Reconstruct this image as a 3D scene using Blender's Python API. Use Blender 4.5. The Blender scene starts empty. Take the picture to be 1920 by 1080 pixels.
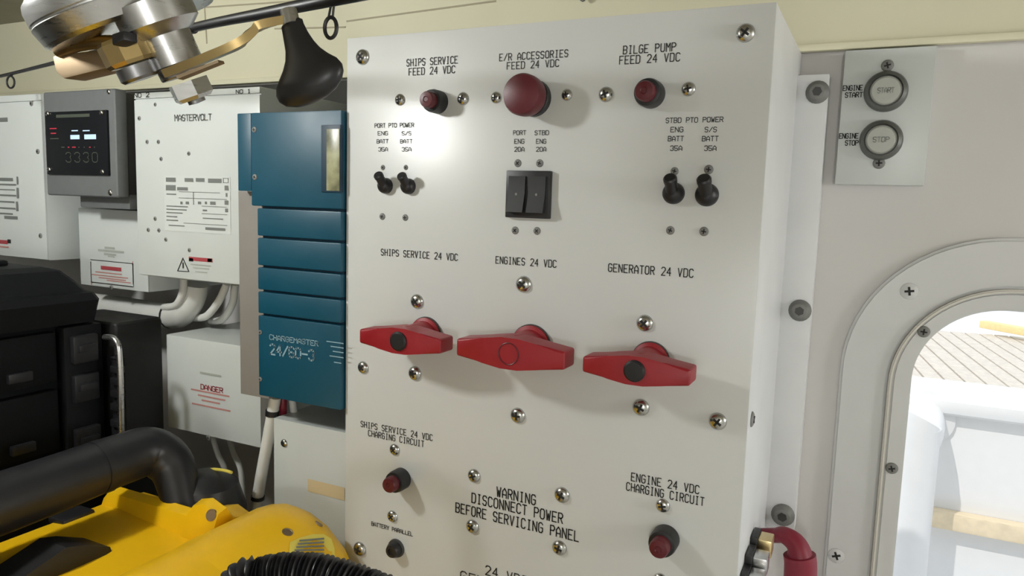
import bpy, bmesh, math, random
from mathutils import Vector, Matrix
random.seed(4)
S = bpy.context.scene
COL = S.collection

# ------------------------------------------------------------------ camera
F = 1390.0
AX = Matrix(((0.89663543, 0.07837722, -0.43577736),      # world axes seen in camera axes (right, down, forward)
             (0.44171465, -0.09044116, 0.89258533),
             (0.03054615, -0.99281288, -0.11571312)))
CAM = Vector((0.0, -0.55, 1.5))
cam_d = bpy.data.cameras.new('camera'); cam = bpy.data.objects.new('camera', cam_d); COL.objects.link(cam)
cam_d.sensor_width = 36.0; cam_d.lens = 36.0 * F / 1920.0; cam_d.clip_start = 0.02
cam.matrix_world = Matrix.Translation(CAM) @ Matrix(((AX[0][0], -AX[0][1], -AX[0][2]), (AX[1][0], -AX[1][1], -AX[1][2]), (AX[2][0], -AX[2][1], -AX[2][2]))).to_4x4()
S.camera = cam

# ------------------------------------------------------------------ world, sun, ceiling lamp, added fills, exposure
w = bpy.data.worlds.new('sky'); S.world = w; w.use_nodes = True
bg = w.node_tree.nodes['Background']; bg.inputs[0].default_value = (0.86, 0.93, 1.0, 1); bg.inputs[1].default_value = 1.05
def light(name, kind, loc, energy, color, rot=(0, 0, 0), size=None, size_y=None, angle=None, radius=None):
    d = bpy.data.lights.new(name, kind); d.energy = energy; d.color = color
    if kind == 'AREA':
        d.shape = 'RECTANGLE'; d.size = size; d.size_y = size_y
    if angle is not None: d.angle = angle
    if radius is not None: d.shadow_soft_size = radius
    o = bpy.data.objects.new(name, d); COL.objects.link(o); o.location = loc; o.rotation_euler = rot
    return o
light('sun', 'SUN', (2, 3, 4), 1.4, (1.0, 0.96, 0.9), (math.radians(38), 0, math.radians(-25)), angle=0.01)
light('ceiling_lamp', 'POINT', (-0.74, -0.42, 1.70), 6.6, (0.985, 1.0, 0.98), radius=0.03)
light('fill_light_aft', 'POINT', (0.30, -1.70, 1.45), 12.0, (1.0, 0.995, 0.97), radius=0.08)  # unseen fill added behind the camera to lift the room
light('fill_light_side', 'POINT', (0.95, -0.16, 1.52), 8.0, (1.0, 0.99, 0.98), radius=0.08)  # unseen fill added at the right to brighten panel side and wall
S.view_settings.view_transform = 'Standard'; S.view_settings.look = 'None'; S.view_settings.gamma = 1.0
S.view_settings.use_curve_mapping = False; S.view_settings.exposure = 0.25

# ------------------------------------------------------------------ helpers
def at(px, py, y=None, x=None, z=None):
    d = AX @ Vector((px - 960.0, py - 540.0, F))
    if y is not None: s = (y - CAM.y) / d.y
    elif x is not None: s = (x - CAM.x) / d.x
    else: s = (z - CAM.z) / d.z
    return CAM + d * s

def mat(name, col, rough=0.5, metal=0.0, noise=0.0, nscale=40.0, bump=0.0, bscale=200.0, coat=0.0, emit=None, estr=0.0, spec=0.5, stretch=None):
    m = bpy.data.materials.new(name); m.use_nodes = True; nt = m.node_tree; b = nt.nodes['Principled BSDF']
    b.inputs['Base Color'].default_value = (*col, 1); b.inputs['Roughness'].default_value = rough; b.inputs['Metallic'].default_value = metal
    b.inputs['Coat Weight'].default_value = coat; b.inputs['Specular IOR Level'].default_value = spec
    if emit: b.inputs['Emission Color'].default_value = (*emit, 1); b.inputs['Emission Strength'].default_value = estr
    tc = nt.nodes.new('ShaderNodeNewGeometry')
    src = tc.outputs['Position']
    if stretch:
        mp = nt.nodes.new('ShaderNodeMapping'); mp.inputs['Scale'].default_value = stretch; nt.links.new(src, mp.inputs['Vector']); src = mp.outputs['Vector']
    if noise:
        n = nt.nodes.new('ShaderNodeTexNoise'); n.inputs['Scale'].default_value = nscale; n.inputs['Detail'].default_value = 5
        nt.links.new(src, n.inputs['Vector'])
        r = nt.nodes.new('ShaderNodeMapRange'); r.inputs[1].default_value = 0.3; r.inputs[2].default_value = 0.7
        r.inputs[3].default_value = 1 - noise; r.inputs[4].default_value = 1 + noise * 0.4; nt.links.new(n.outputs[0], r.inputs[0])
        v = nt.nodes.new('ShaderNodeVectorMath'); v.operation = 'SCALE'; v.inputs[0].default_value = col; nt.links.new(r.outputs[0], v.inputs['Scale'])
        nt.links.new(v.outputs[0], b.inputs['Base Color'])
        r2 = nt.nodes.new('ShaderNodeMapRange'); r2.inputs[3].default_value = rough * 0.8; r2.inputs[4].default_value = min(1, rough * 1.25)
        nt.links.new(n.outputs[0], r2.inputs[0]); nt.links.new(r2.outputs[0], b.inputs['Roughness'])
    if bump:
        n2 = nt.nodes.new('ShaderNodeTexNoise'); n2.inputs['Scale'].default_value = bscale; nt.links.new(src, n2.inputs['Vector'])
        bp = nt.nodes.new('ShaderNodeBump'); bp.inputs['Strength'].default_value = bump; bp.inputs['Distance'].default_value = 0.001
        nt.links.new(n2.outputs[0], bp.inputs['Height']); nt.links.new(bp.outputs[0], b.inputs['Normal'])
    return m

M = {
    'panel': mat('panel_white_paint', (0.61, 0.62, 0.61), 0.29, noise=0.010, nscale=3, bump=0.14, bscale=14),
    'panel_side': mat('panel_side_paint', (0.70, 0.71, 0.72), 0.45, noise=0.05, nscale=25),
    'wall': mat('grey_wall_paint', (0.63, 0.615, 0.60), 0.55, noise=0.05, nscale=6, bump=0.1, bscale=60),
    'frame': mat('hatch_frame_paint', (0.62, 0.625, 0.62), 0.42, noise=0.05, nscale=15),
    'cream': mat('cream_headliner', (0.72, 0.69, 0.51), 0.6, noise=0.05, nscale=5, bump=0.12, bscale=90),
    'olive': mat('dimmed_ceiling_paint', (0.32, 0.30, 0.22), 0.6, noise=0.1),  # the ceiling gets little light; that dimness is put into this colour
    'floor': mat('pale_floor_paint', (0.6, 0.6, 0.58), 0.6, noise=0.2, nscale=12),
    'room': mat('room_paint', (0.78, 0.78, 0.75), 0.6, noise=0.04),
    'white': mat('white_cabinet_paint', (0.57, 0.60, 0.585), 0.33, noise=0.03, nscale=18, bump=0.06, bscale=30),
    'whitem': mat('white_matte_plastic', (0.72, 0.72, 0.69), 0.5, noise=0.04),
    'gapshade': mat('gap_shade_dark', (0.035, 0.034, 0.028), 0.7, noise=0.15),  # colour of the shade in the gaps behind the cabinets
    'greyplate': mat('warm_grey_metal', (0.24, 0.22, 0.20), 0.55, noise=0.06),
    'grey': mat('grey_enclosure_plastic', (0.13, 0.138, 0.14), 0.5, noise=0.08, nscale=120),
    'greydk': mat('dark_grey_plastic', (0.05, 0.05, 0.05), 0.5, noise=0.1),
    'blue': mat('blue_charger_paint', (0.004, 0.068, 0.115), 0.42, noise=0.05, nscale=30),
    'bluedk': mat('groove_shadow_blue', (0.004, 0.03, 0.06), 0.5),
    'black': mat('black_plastic', (0.012, 0.012, 0.014), 0.42, noise=0.15, nscale=60),
    'charcoal': mat('charcoal_case', (0.014, 0.014, 0.014), 0.55, noise=0.1, spec=0.3),
    'blackm': mat('black_matte_case', (0.004, 0.005, 0.006), 0.6, noise=0.2, nscale=40, bump=0.2, bscale=400, spec=0.2),
    'rubber': mat('black_rubber', (0.014, 0.014, 0.016), 0.38, noise=0.1, nscale=80),
    'red': mat('red_handle_plastic', (0.29, 0.008, 0.016), 0.42, noise=0.08, nscale=50),
    'maroon': mat('dark_red_button', (0.10, 0.007, 0.013), 0.4, noise=0.1, nscale=80),
    'redhose': mat('red_cable_jacket', (0.22, 0.012, 0.03), 0.45, noise=0.1),
    'chrome': mat('screw_steel', (0.55, 0.55, 0.53), 0.22, 1.0),
    'dark': mat('dark_recess', (0.012, 0.012, 0.012), 0.7),
    'boltgrey': mat('painted_bolt_grey', (0.20, 0.20, 0.19), 0.5, noise=0.1, nscale=150),
    'alu': mat('anodised_aluminium', (0.62, 0.62, 0.62), 0.28, 1.0, noise=0.06, nscale=60, stretch=(1, 1, 8)),
    'aludk': mat('grey_anodised_aluminium', (0.30, 0.30, 0.31), 0.35, 1.0, noise=0.1, nscale=80),
    'gold': mat('gold_anodised_metal', (0.50, 0.37, 0.17), 0.34, 1.0, noise=0.06, nscale=50),
    'golddk': mat('bronze_anodised_metal', (0.32, 0.24, 0.15), 0.58, 1.0, noise=0.08, nscale=50),
    'brass': mat('brass_terminal', (0.75, 0.60, 0.32), 0.3, 1.0, noise=0.06),
    'yellow': mat('yellow_plastic', (0.80, 0.47, 0.006), 0.36, noise=0.04, nscale=60, bump=0.05, bscale=500),
    'sticker': mat('yellow_sticker', (0.72, 0.60, 0.10), 0.4),
    'ink': mat('black_ink', (0.012, 0.012, 0.012), 0.6),
    'inkgrey': mat('grey_ink', (0.16, 0.17, 0.16), 0.6),
    'inkfaint': mat('faded_print', (0.36, 0.38, 0.34), 0.6),
    'capprint': mat('cap_print', (0.25, 0.26, 0.24), 0.6),
    'inkred': mat('red_ink', (0.36, 0.05, 0.06), 0.6),
    'inkpink': mat('faded_red_ink', (0.48, 0.22, 0.20), 0.6),
    'inkblue': mat('pale_blue_print', (0.22, 0.36, 0.44), 0.6),
    'inkwarm': mat('faded_orange_tape', (0.62, 0.50, 0.30), 0.6),
    'paper': mat('label_paper', (0.58, 0.61, 0.595), 0.45),
    'faceplate': mat('black_face_plate', (0.006, 0.007, 0.009), 0.45, spec=0.2),
    'lcd': mat('lit_display', (0.1, 0.14, 0.2), 0.3, emit=(0.55, 0.75, 1.0), estr=0.9),
    'led': mat('red_indicator', (0.2, 0.01, 0.02), 0.3, emit=(0.8, 0.05, 0.1), estr=0.35),
    'digit': mat('dim_digit_print', (0.06, 0.07, 0.055), 0.5),
    'screen': mat('olive_screen', (0.34, 0.34, 0.20), 0.3, noise=0.55, nscale=75),
    'ringgrey': mat('button_ring_grey', (0.12, 0.125, 0.115), 0.38, 0.3, noise=0.15, nscale=120),
    'capgrey': mat('button_cap_grey', (0.42, 0.43, 0.39), 0.4),
    'hull': mat('white_gelcoat', (0.80, 0.80, 0.80), 0.35, noise=0.02),
    'teak': mat('pale_teak', (0.84, 0.71, 0.50), 0.6, noise=0.15, nscale=40, stretch=(1, 12, 1)),
    'plank': mat('sun_bleached_plank', (0.66, 0.60, 0.52), 0.7, noise=0.15, nscale=30),
    'curb': mat('yellow_curb', (0.85, 0.68, 0.34), 0.6, noise=0.1),
    'grout': mat('dock_underside', (0.20, 0.16, 0.12), 0.8),
    'line': mat('panel_seam', (0.40, 0.36, 0.25), 0.7),
    'lip': mat('rubber_seal_cream', (0.62, 0.60, 0.54), 0.4),
}

W = {}                                                     # world place of every object
def put(name, me, loc, parent=None, rot=None, scale=None):
    o = bpy.data.objects.new(name, me); COL.objects.link(o)
    loc = Vector(loc); W[o] = loc
    if parent is not None:
        o.parent = parent; o.location = loc - W[parent]
    else: o.location = loc
    if rot is not None: o.rotation_euler = rot
    if scale is not None: o.scale = (scale,) * 3 if not hasattr(scale, '__len__') else scale
    return o
def thing(name, loc, label, cat, group=None):
    o = put(name, None, loc); o['label'] = label; o['category'] = cat
    if group: o['group'] = group
    return o
def tag(o, label, cat, group=None):
    o['label'] = label; o['category'] = cat
    if group: o['group'] = group
    return o
def struct(o, label=None):
    o['kind'] = 'structure'
    if label: o['label'] = label
    return o
def finish(name, bm, m, parent=None, smooth=True, angle=0.6):
    bmesh.ops.recalc_face_normals(bm, faces=bm.faces)
    lo = Vector((1e9,) * 3); hi = -lo
    for v in bm.verts:
        for i in range(3): lo[i] = min(lo[i], v.co[i]); hi[i] = max(hi[i], v.co[i])
    c = (lo + hi) / 2
    for v in bm.verts: v.co -= c
    me = bpy.data.meshes.new(name)
    if smooth:
        for f in bm.faces: f.smooth = True
        for e in bm.edges:
            if len(e.link_faces) == 2 and e.calc_face_angle(0) > angle: e.smooth = False
    bm.to_mesh(me); bm.free()
    for k in (m if isinstance(m, (list, tuple)) else [m]): me.materials.append(M[k])
    return put(name, me, c, parent)
def bm_box(bm, x0, x1, y0, y1, z0, z1, bev=0.0, seg=2, mi=0):
    r = bmesh.ops.create_cube(bm, size=1.0)
    for v in r['verts']:
        v.co = Vector(((x0 + x1) / 2 + v.co.x * (x1 - x0), (y0 + y1) / 2 + v.co.y * (y1 - y0), (z0 + z1) / 2 + v.co.z * (z1 - z0)))
    fs = {f for v in r['verts'] for f in v.link_faces}
    for f in fs: f.material_index = mi
    if bev:
        es = list({e for f in fs for e in f.edges})
        bmesh.ops.bevel(bm, geom=es, offset=bev, segments=seg, profile=0.6, affect='EDGES')
def box(name, x0, x1, y0, y1, z0, z1, m, parent=None, bev=0.0, seg=2):
    bm = bmesh.new(); bm_box(bm, x0, x1, y0, y1, z0, z1, bev, seg)
    return finish(name, bm, m, parent)
def basis(d):
    d = Vector(d).normalized(); a = Vector((0, 0, 1)) if abs(d.z) < 0.9 else Vector((1, 0, 0))
    u = d.cross(a).normalized(); return d, u, d.cross(u)
def bm_lathe(bm, base, axis, prof, seg=32, mi=0):
    """prof: (radius, height along the axis) pairs; ends at radius 0 close the body"""
    base = Vector(base); d, u, v = basis(axis); rings = []
    for r, h in prof:
        if r <= 1e-7: rings.append([bm.verts.new(base + d * h)])
        else: rings.append([bm.verts.new(base + d * h + (u * math.cos(2 * math.pi * k / seg) + v * math.sin(2 * math.pi * k / seg)) * r) for k in range(seg)])
    for a, b in zip(rings, rings[1:]):
        for k in range(seg):
            k2 = (k + 1) % seg
            if len(a) == 1 and len(b) == 1: continue
            if len(a) == 1: f = bm.faces.new((a[0], b[k2], b[k]))
            elif len(b) == 1: f = bm.faces.new((a[k], a[k2], b[0]))
            else: f = bm.faces.new((a[k], a[k2], b[k2], b[k]))
            f.material_index = mi
    if len(rings[0]) > 1: bm.faces.new(rings[0][::-1]).material_index = mi
    if len(rings[-1]) > 1: bm.faces.new(rings[-1]).material_index = mi
def lathe(name, base, axis, prof, m, parent=None, seg=32, angle=0.6):
    bm = bmesh.new(); bm_lathe(bm, base, axis, prof, seg); return finish(name, bm, m, parent, angle=angle)
def smooth_path(pts, n=6):
    pts = [Vector(p) for p in pts]; out = []
    for i in range(len(pts) - 1):
        p0 = pts[max(i - 1, 0)]; p1 = pts[i]; p2 = pts[i + 1]; p3 = pts[min(i + 2, len(pts) - 1)]
        for k in range(n):
            t = k / n
            out.append(0.5 * ((2 * p1) + (p2 - p0) * t + (2 * p0 - 5 * p1 + 4 * p2 - p3) * t * t + (3 * p1 - p0 - 3 * p2 + p3) * t ** 3))
    out.append(pts[-1]); return out
def bm_tube(bm, pts, rad, seg=14, closed=False, flat=None, mi=0):
    n = len(pts); rs = rad if hasattr(rad, '__len__') else [rad] * n
    rings = []; prev = None
    for i, p in enumerate(pts):
        a = pts[(i - 1) % n] if closed or i > 0 else p; b = pts[(i + 1) % n] if closed or i < n - 1 else p
        d = (b - a).normalized()
        if prev is None: _, u, _v = basis(d)
        else: u = (prev - d * prev.dot(d)).normalized()
        prev = u; v = d.cross(u)
        fu, fv = flat if flat else (1, 1)
        rings.append([bm.verts.new(p + (u * math.cos(2 * math.pi * k / seg) * fu + v * math.sin(2 * math.pi * k / seg) * fv) * rs[i]) for k in range(seg)])
    m = n if closed else n - 1
    for i in range(m):
        a = rings[i]; b = rings[(i + 1) % n]
        for k in range(seg): bm.faces.new((a[k], a[(k + 1) % seg], b[(k + 1) % seg], b[k])).material_index = mi
    if not closed: bm.faces.new(rings[0][::-1]); bm.faces.new(rings[-1])
def tube(name, pts, rad, m, parent=None, seg=14, closed=False, sm=6, flat=None):
    bm = bmesh.new()
    if sm and not closed:
        n0 = len(pts); q = smooth_path(pts, sm)
        if hasattr(rad, '__len__'): rad = [rad[min(int(i / sm), n0 - 2)] + (rad[min(int(i / sm) + 1, n0 - 1)] - rad[min(int(i / sm), n0 - 2)]) * ((i % sm) / sm if i < len(q) - 1 else 1) for i in range(len(q))]
    else: q = [Vector(p) for p in pts]
    bm_tube(bm, q, rad, seg, closed, flat); return finish(name, bm, m, parent)
def loft(name, secs, m, parent=None, angle=0.7):
    bm = bmesh.new(); rings = [[bm.verts.new(p) for p in s] for s in secs]; n = len(secs[0])
    for a, b in zip(rings, rings[1:]):
        for k in range(n): bm.faces.new((a[k], a[(k + 1) % n], b[(k + 1) % n], b[k]))
    bm.faces.new(rings[0][::-1]); bm.faces.new(rings[-1])
    return finish(name, bm, m, parent, angle=angle)
def prism(name, pts, d, m, parent=None, bev=0.0, seg=2):
    """pts: a planar outline in world space, thickened by the vector d"""
    bm = bmesh.new(); d = Vector(d)
    a = [bm.verts.new(Vector(p)) for p in pts]; b = [bm.verts.new(Vector(p) + d) for p in pts]; n = len(a)
    bm.faces.new(a); bm.faces.new(b[::-1])
    for k in range(n): bm.faces.new((a[k], b[k], b[(k + 1) % n], a[(k + 1) % n]))
    if bev: bmesh.ops.bevel(bm, geom=list(bm.edges), offset=bev, segments=seg, profile=0.6, affect='EDGES')
    return finish(name, bm, m, parent, angle=0.5)
def rrect(x0, x1, z0, z1, r, n=16):
    out = []
    for cx, cz, a0 in ((x0 + r, z1 - r, 180), (x1 - r, z1 - r, 90), (x1 - r, z0 + r, 0), (x0 + r, z0 + r, -90)):
        for k in range(n + 1):
            a = math.radians(a0 - 90.0 * k / n); out.append((cx + r * math.cos(a), cz + r * math.sin(a)))
    return out
def ring(name, o, i, y0, y1, m, parent=None, bev=0.0):
    """flat ring between two outlines of as many points, from y0 to y1"""
    bm = bmesh.new(); n = len(o)
    A = [bm.verts.new((p[0], y0, p[1])) for p in o]; B = [bm.verts.new((p[0], y0, p[1])) for p in i]
    C = [bm.verts.new((p[0], y1, p[1])) for p in o]; D = [bm.verts.new((p[0], y1, p[1])) for p in i]
    es = []
    for k in range(n):
        j = (k + 1) % n
        bm.faces.new((A[k], A[j], B[j], B[k])); bm.faces.new((C[k], D[k], D[j], C[j]))
        bm.faces.new((A[k], C[k], C[j], A[j])); bm.faces.new((B[k], B[j], D[j], D[k]))
    if bev:
        bm.edges.ensure_lookup_table()
        es = [e for e in bm.edges if all(abs(v.co.y - y0) < 1e-6 for v in e.verts) and ({v in A for v in e.verts} == {True} or {v in B for v in e.verts} == {True})]
        bmesh.ops.bevel(bm, geom=es, offset=bev, segments=2, affect='EDGES')
    return finish(name, bm, m, parent, angle=0.5)

# single-stroke engraving letters on a 4 x 6 grid
FONT = {'A': '0004264440|0242', 'B': '0006364534333|', 'C': '4534360605010030 41', 'D': '000636454130 00', 'E': '4000 0646|0333', 'F': '000646|0333',
        'G': '4536160501103041 4323', 'H': '0006|4046|0343', 'I': '1636|2620|1030', 'J': '4641301001', 'K': '0006|460240|', 'L': '060040', 'M': '0006234640',
        'N': '00064046', 'O': '001006164645 4140 00', 'P': '000636454433 03', 'Q': '0006464000|2240', 'R': '0006364544330 3|2340', 'S': '45361605041333423010 01',
        'T': '0646|2620', 'U': '0601103041 46', 'V': '062046', 'W': '0610243046', 'X': '0046|0640', 'Y': '062346|2320', 'Z': '06460040',
        '0': '0105163645413010 01', '1': '152620|1030', '2': '05163645 440040', '3': '0516364544334241301001', '4': '36024 2|3630', '5': '4606033342413010 01',
        '6': '45361605011030414233 03', '7': '064610', '8': '1304051636454433130201103041 4233', '9': '0110304145361605041343', '/': '0046', '-': '0343', '.': '1011', '~': '02143245'}
FONT['B'] = '0006364544330 3|33424130 00'.replace(' ', ''); FONT['C'] = '4536160501103041'; FONT['E'] = '40000646|0333'; FONT['O'] = '1636454130100105 16'.replace(' ', '')
def strokes(ch):
    for part in FONT.get(ch, '').replace(' ', '').split('|'):
        if len(part) >= 4: yield [(int(part[k]), int(part[k + 1])) for k in range(0, len(part) - 1, 2)]
def lettering(txt, xl, yl, xr, yr, hpx, Y, m='ink', parent=None, wt=0.12, name='lettering', gap=0.5, lift=0.0004, slope=False):
    """print one line on a plane facing -Y: pixel ends of its middle line, pixel height"""
    a = at(xl, yl, y=Y); b = at(xr, yr, y=Y); zc = (a.z + b.z) / 2; mid = ((xl + xr) / 2, (yl + yr) / 2)
    h = at(mid[0], mid[1] - hpx / 2, y=Y).z - at(mid[0], mid[1] + hpx / 2, y=Y).z
    return print_line(txt, a.x, b.x, zc, h, Y - lift, m, parent, wt, name, gap)
def print_line(txt, x0, x1, zc, h, Y, m, parent, wt=0.10, name='lettering', gap=0.5):
    n = len(txt); cw = (x1 - x0) / (n + (n - 1) * gap * 0.999) if n > 1 else (x1 - x0)
    sx = cw / 4.0; sz = h / 6.0; bm = bmesh.new(); hw = wt * h / 2
    for i, ch in enumerate(txt):
        ox = x0 + i * cw * (1 + gap)
        for st in strokes(ch):
            for (ax, ay), (bx, by) in zip(st, st[1:]):
                p = Vector((ox + ax * sx, 0, zc + (ay - 3) * sz)); q = Vector((ox + bx * sx, 0, zc + (by - 3) * sz))
                d = (q - p)
                if d.length < 1e-9: continue
                d.normalize(); nn = Vector((-d.z, 0, d.x)) * hw; p = p - d * hw * 0.7; q = q + d * hw * 0.7
                vs = [bm.verts.new((c.x, Y, c.z)) for c in (p - nn, q - nn, q + nn, p + nn)]
                bm.faces.new(vs)
    o = finish(name, bm, m, parent, smooth=False)
    return o
def rect_px(bm, xl, yt, xr, yb, Y, mi=0):
    a = at(xl, (yt + yb) / 2, y=Y); b = at(xr, (yt + yb) / 2, y=Y); mx = (xl + xr) / 2
    t = at(mx, yt, y=Y).z; l = at(mx, yb, y=Y).z
    f = bm.faces.new([bm.verts.new(p) for p in ((a.x, Y, l), (b.x, Y, l), (b.x, Y, t), (a.x, Y, t))]); f.material_index = mi
def prints(name, rects, Y, m, parent):
    """flat printed bars, pixel rectangles (xl, yt, xr, yb[, material slot])"""
    bm = bmesh.new()
    for r in rects: rect_px(bm, r[0], r[1], r[2], r[3], Y, r[4] if len(r) > 4 else 0)
    return finish(name, bm, m, parent, smooth=False)

# shared screw meshes (radius 1, facing -Y)
def screw_mesh(name, prof, cross, mats, hexa=False):
    bm = bmesh.new(); bm_lathe(bm, (0, 0, 0), (0, -1, 0), prof, 20, 0)
    top = max(h for r, h in prof)
    if cross == 'x':
        for a in (0.5, 0.5 + math.pi / 2):
            c, s = math.cos(a), math.sin(a); L, wd = 0.52, 0.13
            vs = []
            for (u, v) in ((-L, -wd), (L, -wd), (L, wd), (-L, wd)):
                vs.append((u * c - v * s, u * s + v * c))
            y1 = -top - 0.03; y0 = -top + 0.25
            A = [bm.verts.new((p[0], y1, p[1])) for p in vs]; B = [bm.verts.new((p[0], y0, p[1])) for p in vs]
            fs = [bm.faces.new(A)] + [bm.faces.new((A[k], B[k], B[(k + 1) % 4], A[(k + 1) % 4])) for k in range(4)]
            for f in fs: f.material_index = 1
    elif cross == 'o':
        A = [bm.verts.new((0.42 * math.cos(k * math.pi / 3), -top - 0.02, 0.42 * math.sin(k * math.pi / 3))) for k in range(6)]
        bm.faces.new(A).material_index = 1
    bmesh.ops.recalc_face_normals(bm, faces=bm.faces)
    me = bpy.data.meshes.new(name)
    for f in bm.faces: f.smooth = f.material_index == 0
    bm.to_mesh(me); bm.free()
    for k in mats: me.materials.append(M[k])
    return me
SCREW = screw_mesh('screw', [(1, 0), (0.98, 0.12), (0.8, 0.36), (0.5, 0.5), (0.0, 0.55)], 'x', ('chrome', 'dark'))
SCREWDK = screw_mesh('screw_dark', [(1, 0), (0.95, 0.15), (0.7, 0.3), (0.0, 0.34)], 'x', ('boltgrey', 'dark'))
BOLT = screw_mesh('bolt', [(1, 0), (1, 0.12), (0.74, 0.14), (0.70, 0.55), (0.6, 0.62), (0.0, 0.62)], 'o', ('boltgrey', 'greydk'))
FLUSH = screw_mesh('flush_screw', [(1, 0), (0.95, 0.06), (0.0, 0.10)], 'x', ('frame', 'dark'))
def screw(px, py, rpx, Y, parent, me=SCREW, name='screw'):
    p = at(px, py, y=Y); r = rpx * (p - CAM).length / F * 1.06
    return put(name, me, p, parent, rot=(0, random.uniform(0, 1.5), 0), scale=r)

# ------------------------------------------------------------------ the room
WY = 0.185; CZ = at(30, 44, y=0.185).z; LZ = 1.6455; FZ = 0.70
XL, XR, YB = -1.9, 1.25, -2.2
def P(px, py, y): return at(px, py, y=y)
hx0, hz1, rad_h = 0.0374, 1.4219, 0.067                       # hatch opening: left, top, corner radius
HXR = hx0 + 0.50; HZ0 = 0.86
o_out = rrect(-0.0206, HXR + 0.058, HZ0 - 0.061, 1.4828, 0.124)
o_lip = rrect(0.0190, HXR + 0.0184, HZ0 - 0.019, 1.4410, 0.091)
o_lip2 = rrect(0.0220, HXR + 0.0154, HZ0 - 0.016, 1.4380, 0.088)
o_hole = rrect(hx0, HXR, HZ0, hz1, rad_h)
struct(box('floor', XL, XR, YB, WY + 0.04, FZ - 0.04, FZ, 'floor'))
ceil = struct(box('ceiling', XL, XR, YB, WY + 0.05, CZ, CZ + 0.04, 'olive'))
upper = struct(box('wall_upper', XL, XR, WY - 0.004, WY + 0.05, LZ, CZ, 'cream'), 'cream painted upper wall above the equipment')
bm = bmesh.new()                                             # the after bulkhead round its hatch
mx = 0.02
bm_box(bm, XL, hx0 - mx, WY, WY + 0.05, FZ, LZ); bm_box(bm, HXR + mx, XR, WY, WY + 0.05, FZ, LZ)
bm_box(bm, hx0 - mx, HXR + mx, WY, WY + 0.05, hz1 + mx, LZ); bm_box(bm, hx0 - mx, HXR + mx, WY, WY + 0.05, FZ, HZ0 - mx)
rc = rrect(hx0 - mx, HXR + mx, HZ0 - mx, hz1 + mx, 0.0005)
for k in range(len(rc)):
    j = (k + 1) % len(rc)
    for y in (WY, WY + 0.05): bm.faces.new([bm.verts.new((c[0], y, c[1])) for c in (rc[k], rc[j], o_hole[j], o_hole[k])])
wall = struct(finish('wall_back', bm, 'wall'))
box('gap_shade', XL + 0.2, -0.4412, WY - 0.0004, WY + 0.002, 1.40, LZ - 0.006, 'gapshade', wall)  # thin dark sheet on the wall, painting the deep shade behind the cabinets
struct(box('wall_left', XL - 0.04, XL, YB, WY, FZ, CZ, 'room'))
struct(box('wall_right', XR, XR + 0.04, YB, WY, FZ, CZ, 'room'))
struct(box('wall_front', XL, XR, YB - 0.04, YB, FZ, CZ, 'room'))
# ceiling edge moulding and seams
struct(box('trim_1', XL, XR, WY - 0.012, WY - 0.0045, LZ - 0.005, LZ + 0.0015, 'cream', bev=0.002), 'cream lip along the bottom of the upper wall')
UY = WY - 0.0042
for (a, b) in (((383, 14), (640, -4)), ((384, 14), (388, 82)), ((515, 54), (648, 51)), ((650, 40), (930, 2))):
    p = at(*a, y=UY); q = at(*b, y=UY); d = (q - p).normalized(); n = Vector((-d.z, 0, d.x)) * 0.0009
    prism('seam', [p - n, q - n, q + n, p + n], (0, -0.0006, 0), 'line', upper)
# hatch
hatch = struct(put('door_1', None, (hx0, WY, FZ)), 'rounded rectangular hatch opening to the bright deck outside')
ring('frame', o_out, o_lip, WY - 0.006, WY + 0.05, 'frame', hatch, bev=0.0025)
ring('seal', o_lip, o_lip2, WY - 0.010, WY + 0.04, 'lip', hatch, bev=0.0012)
ring('inner_frame', o_lip2, o_hole, WY - 0.003, WY + 0.055, 'frame', hatch, bev=0.002)
for px, py, r in ((1705, 546, 13), (1568, 1042, 12)): screw(px, py, r, WY - 0.006, hatch, FLUSH)
for px, py, r in ((1732, 622, 9), (1672, 878, 9)): screw(px, py, r, WY - 0.003, hatch, SCREWDK)

# ------------------------------------------------------------------ the big white panel
PX0, PX1, PZ1, PZ0 = -0.4412, -0.0738, 1.6412, 0.98
panel = thing('electrical_panel', ((PX0 + PX1) / 2, 0.09, PZ0), 'large glossy white switch panel box with three red rotary handles', 'electrical panel')
box('body', PX0, PX1, 0.003, WY - 0.0005, PZ0, PZ1, 'panel_side', panel, 0.0015)
box('front_plate', PX0, PX1, 0.0, 0.0035, PZ0, PZ1, 'panel', panel, 0.0008)
fl = P(1540, 340, 0.165).x; fz1 = P(1535, 139, 0.165).z; fz0 = P(1465, 992, 0.165).z
flange = box('mounting_flange', PX1 - 0.001, fl, 0.165, WY - 0.0005, fz0, fz1, 'panel_side', panel, 0.001)
for px, py in ((1533, 173), (1500, 582), (1468, 965)): screw(px, py, 18, 0.165, flange, BOLT, 'bolt')
p = at(1409, 786, x=PX1); put('screw', SCREWDK, p, panel, rot=(0, 0, math.pi / 2), scale=0.006)
for s in ((680, 107, 13), (1398, 62, 15), (750, 187, 10), (868, 185, 11), (930, 183, 10), (1063, 178, 10), (1136, 177, 13), (1291, 167, 12),
          (782, 565, 13), (982, 533, 15), (1209, 606, 15), (681, 689, 11), (778, 700, 13), (971, 779, 14), (1202, 764, 15), (1346, 790, 15),
          (740, 843, 10), (736, 968, 10), (889, 892, 12), (1054, 928, 14), (886, 987, 12), (1049, 1027, 13), (1243, 948, 12), (675, 1029, 12), (1238, 1088, 12)):
    screw(*s, 0.0, panel)
for s in ((718, 314, 4.5), (761, 314, 4.5), (717, 406, 6), (760, 408, 6), (971, 306, 7), (1012, 306, 7), (966, 432, 7), (1007, 433, 7),
          (1265, 321, 7), (1329, 318, 8), (1257, 432, 7.5), (1320, 434, 8)):
    screw(*s, 0.0, panel, SCREWDK)
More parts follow.
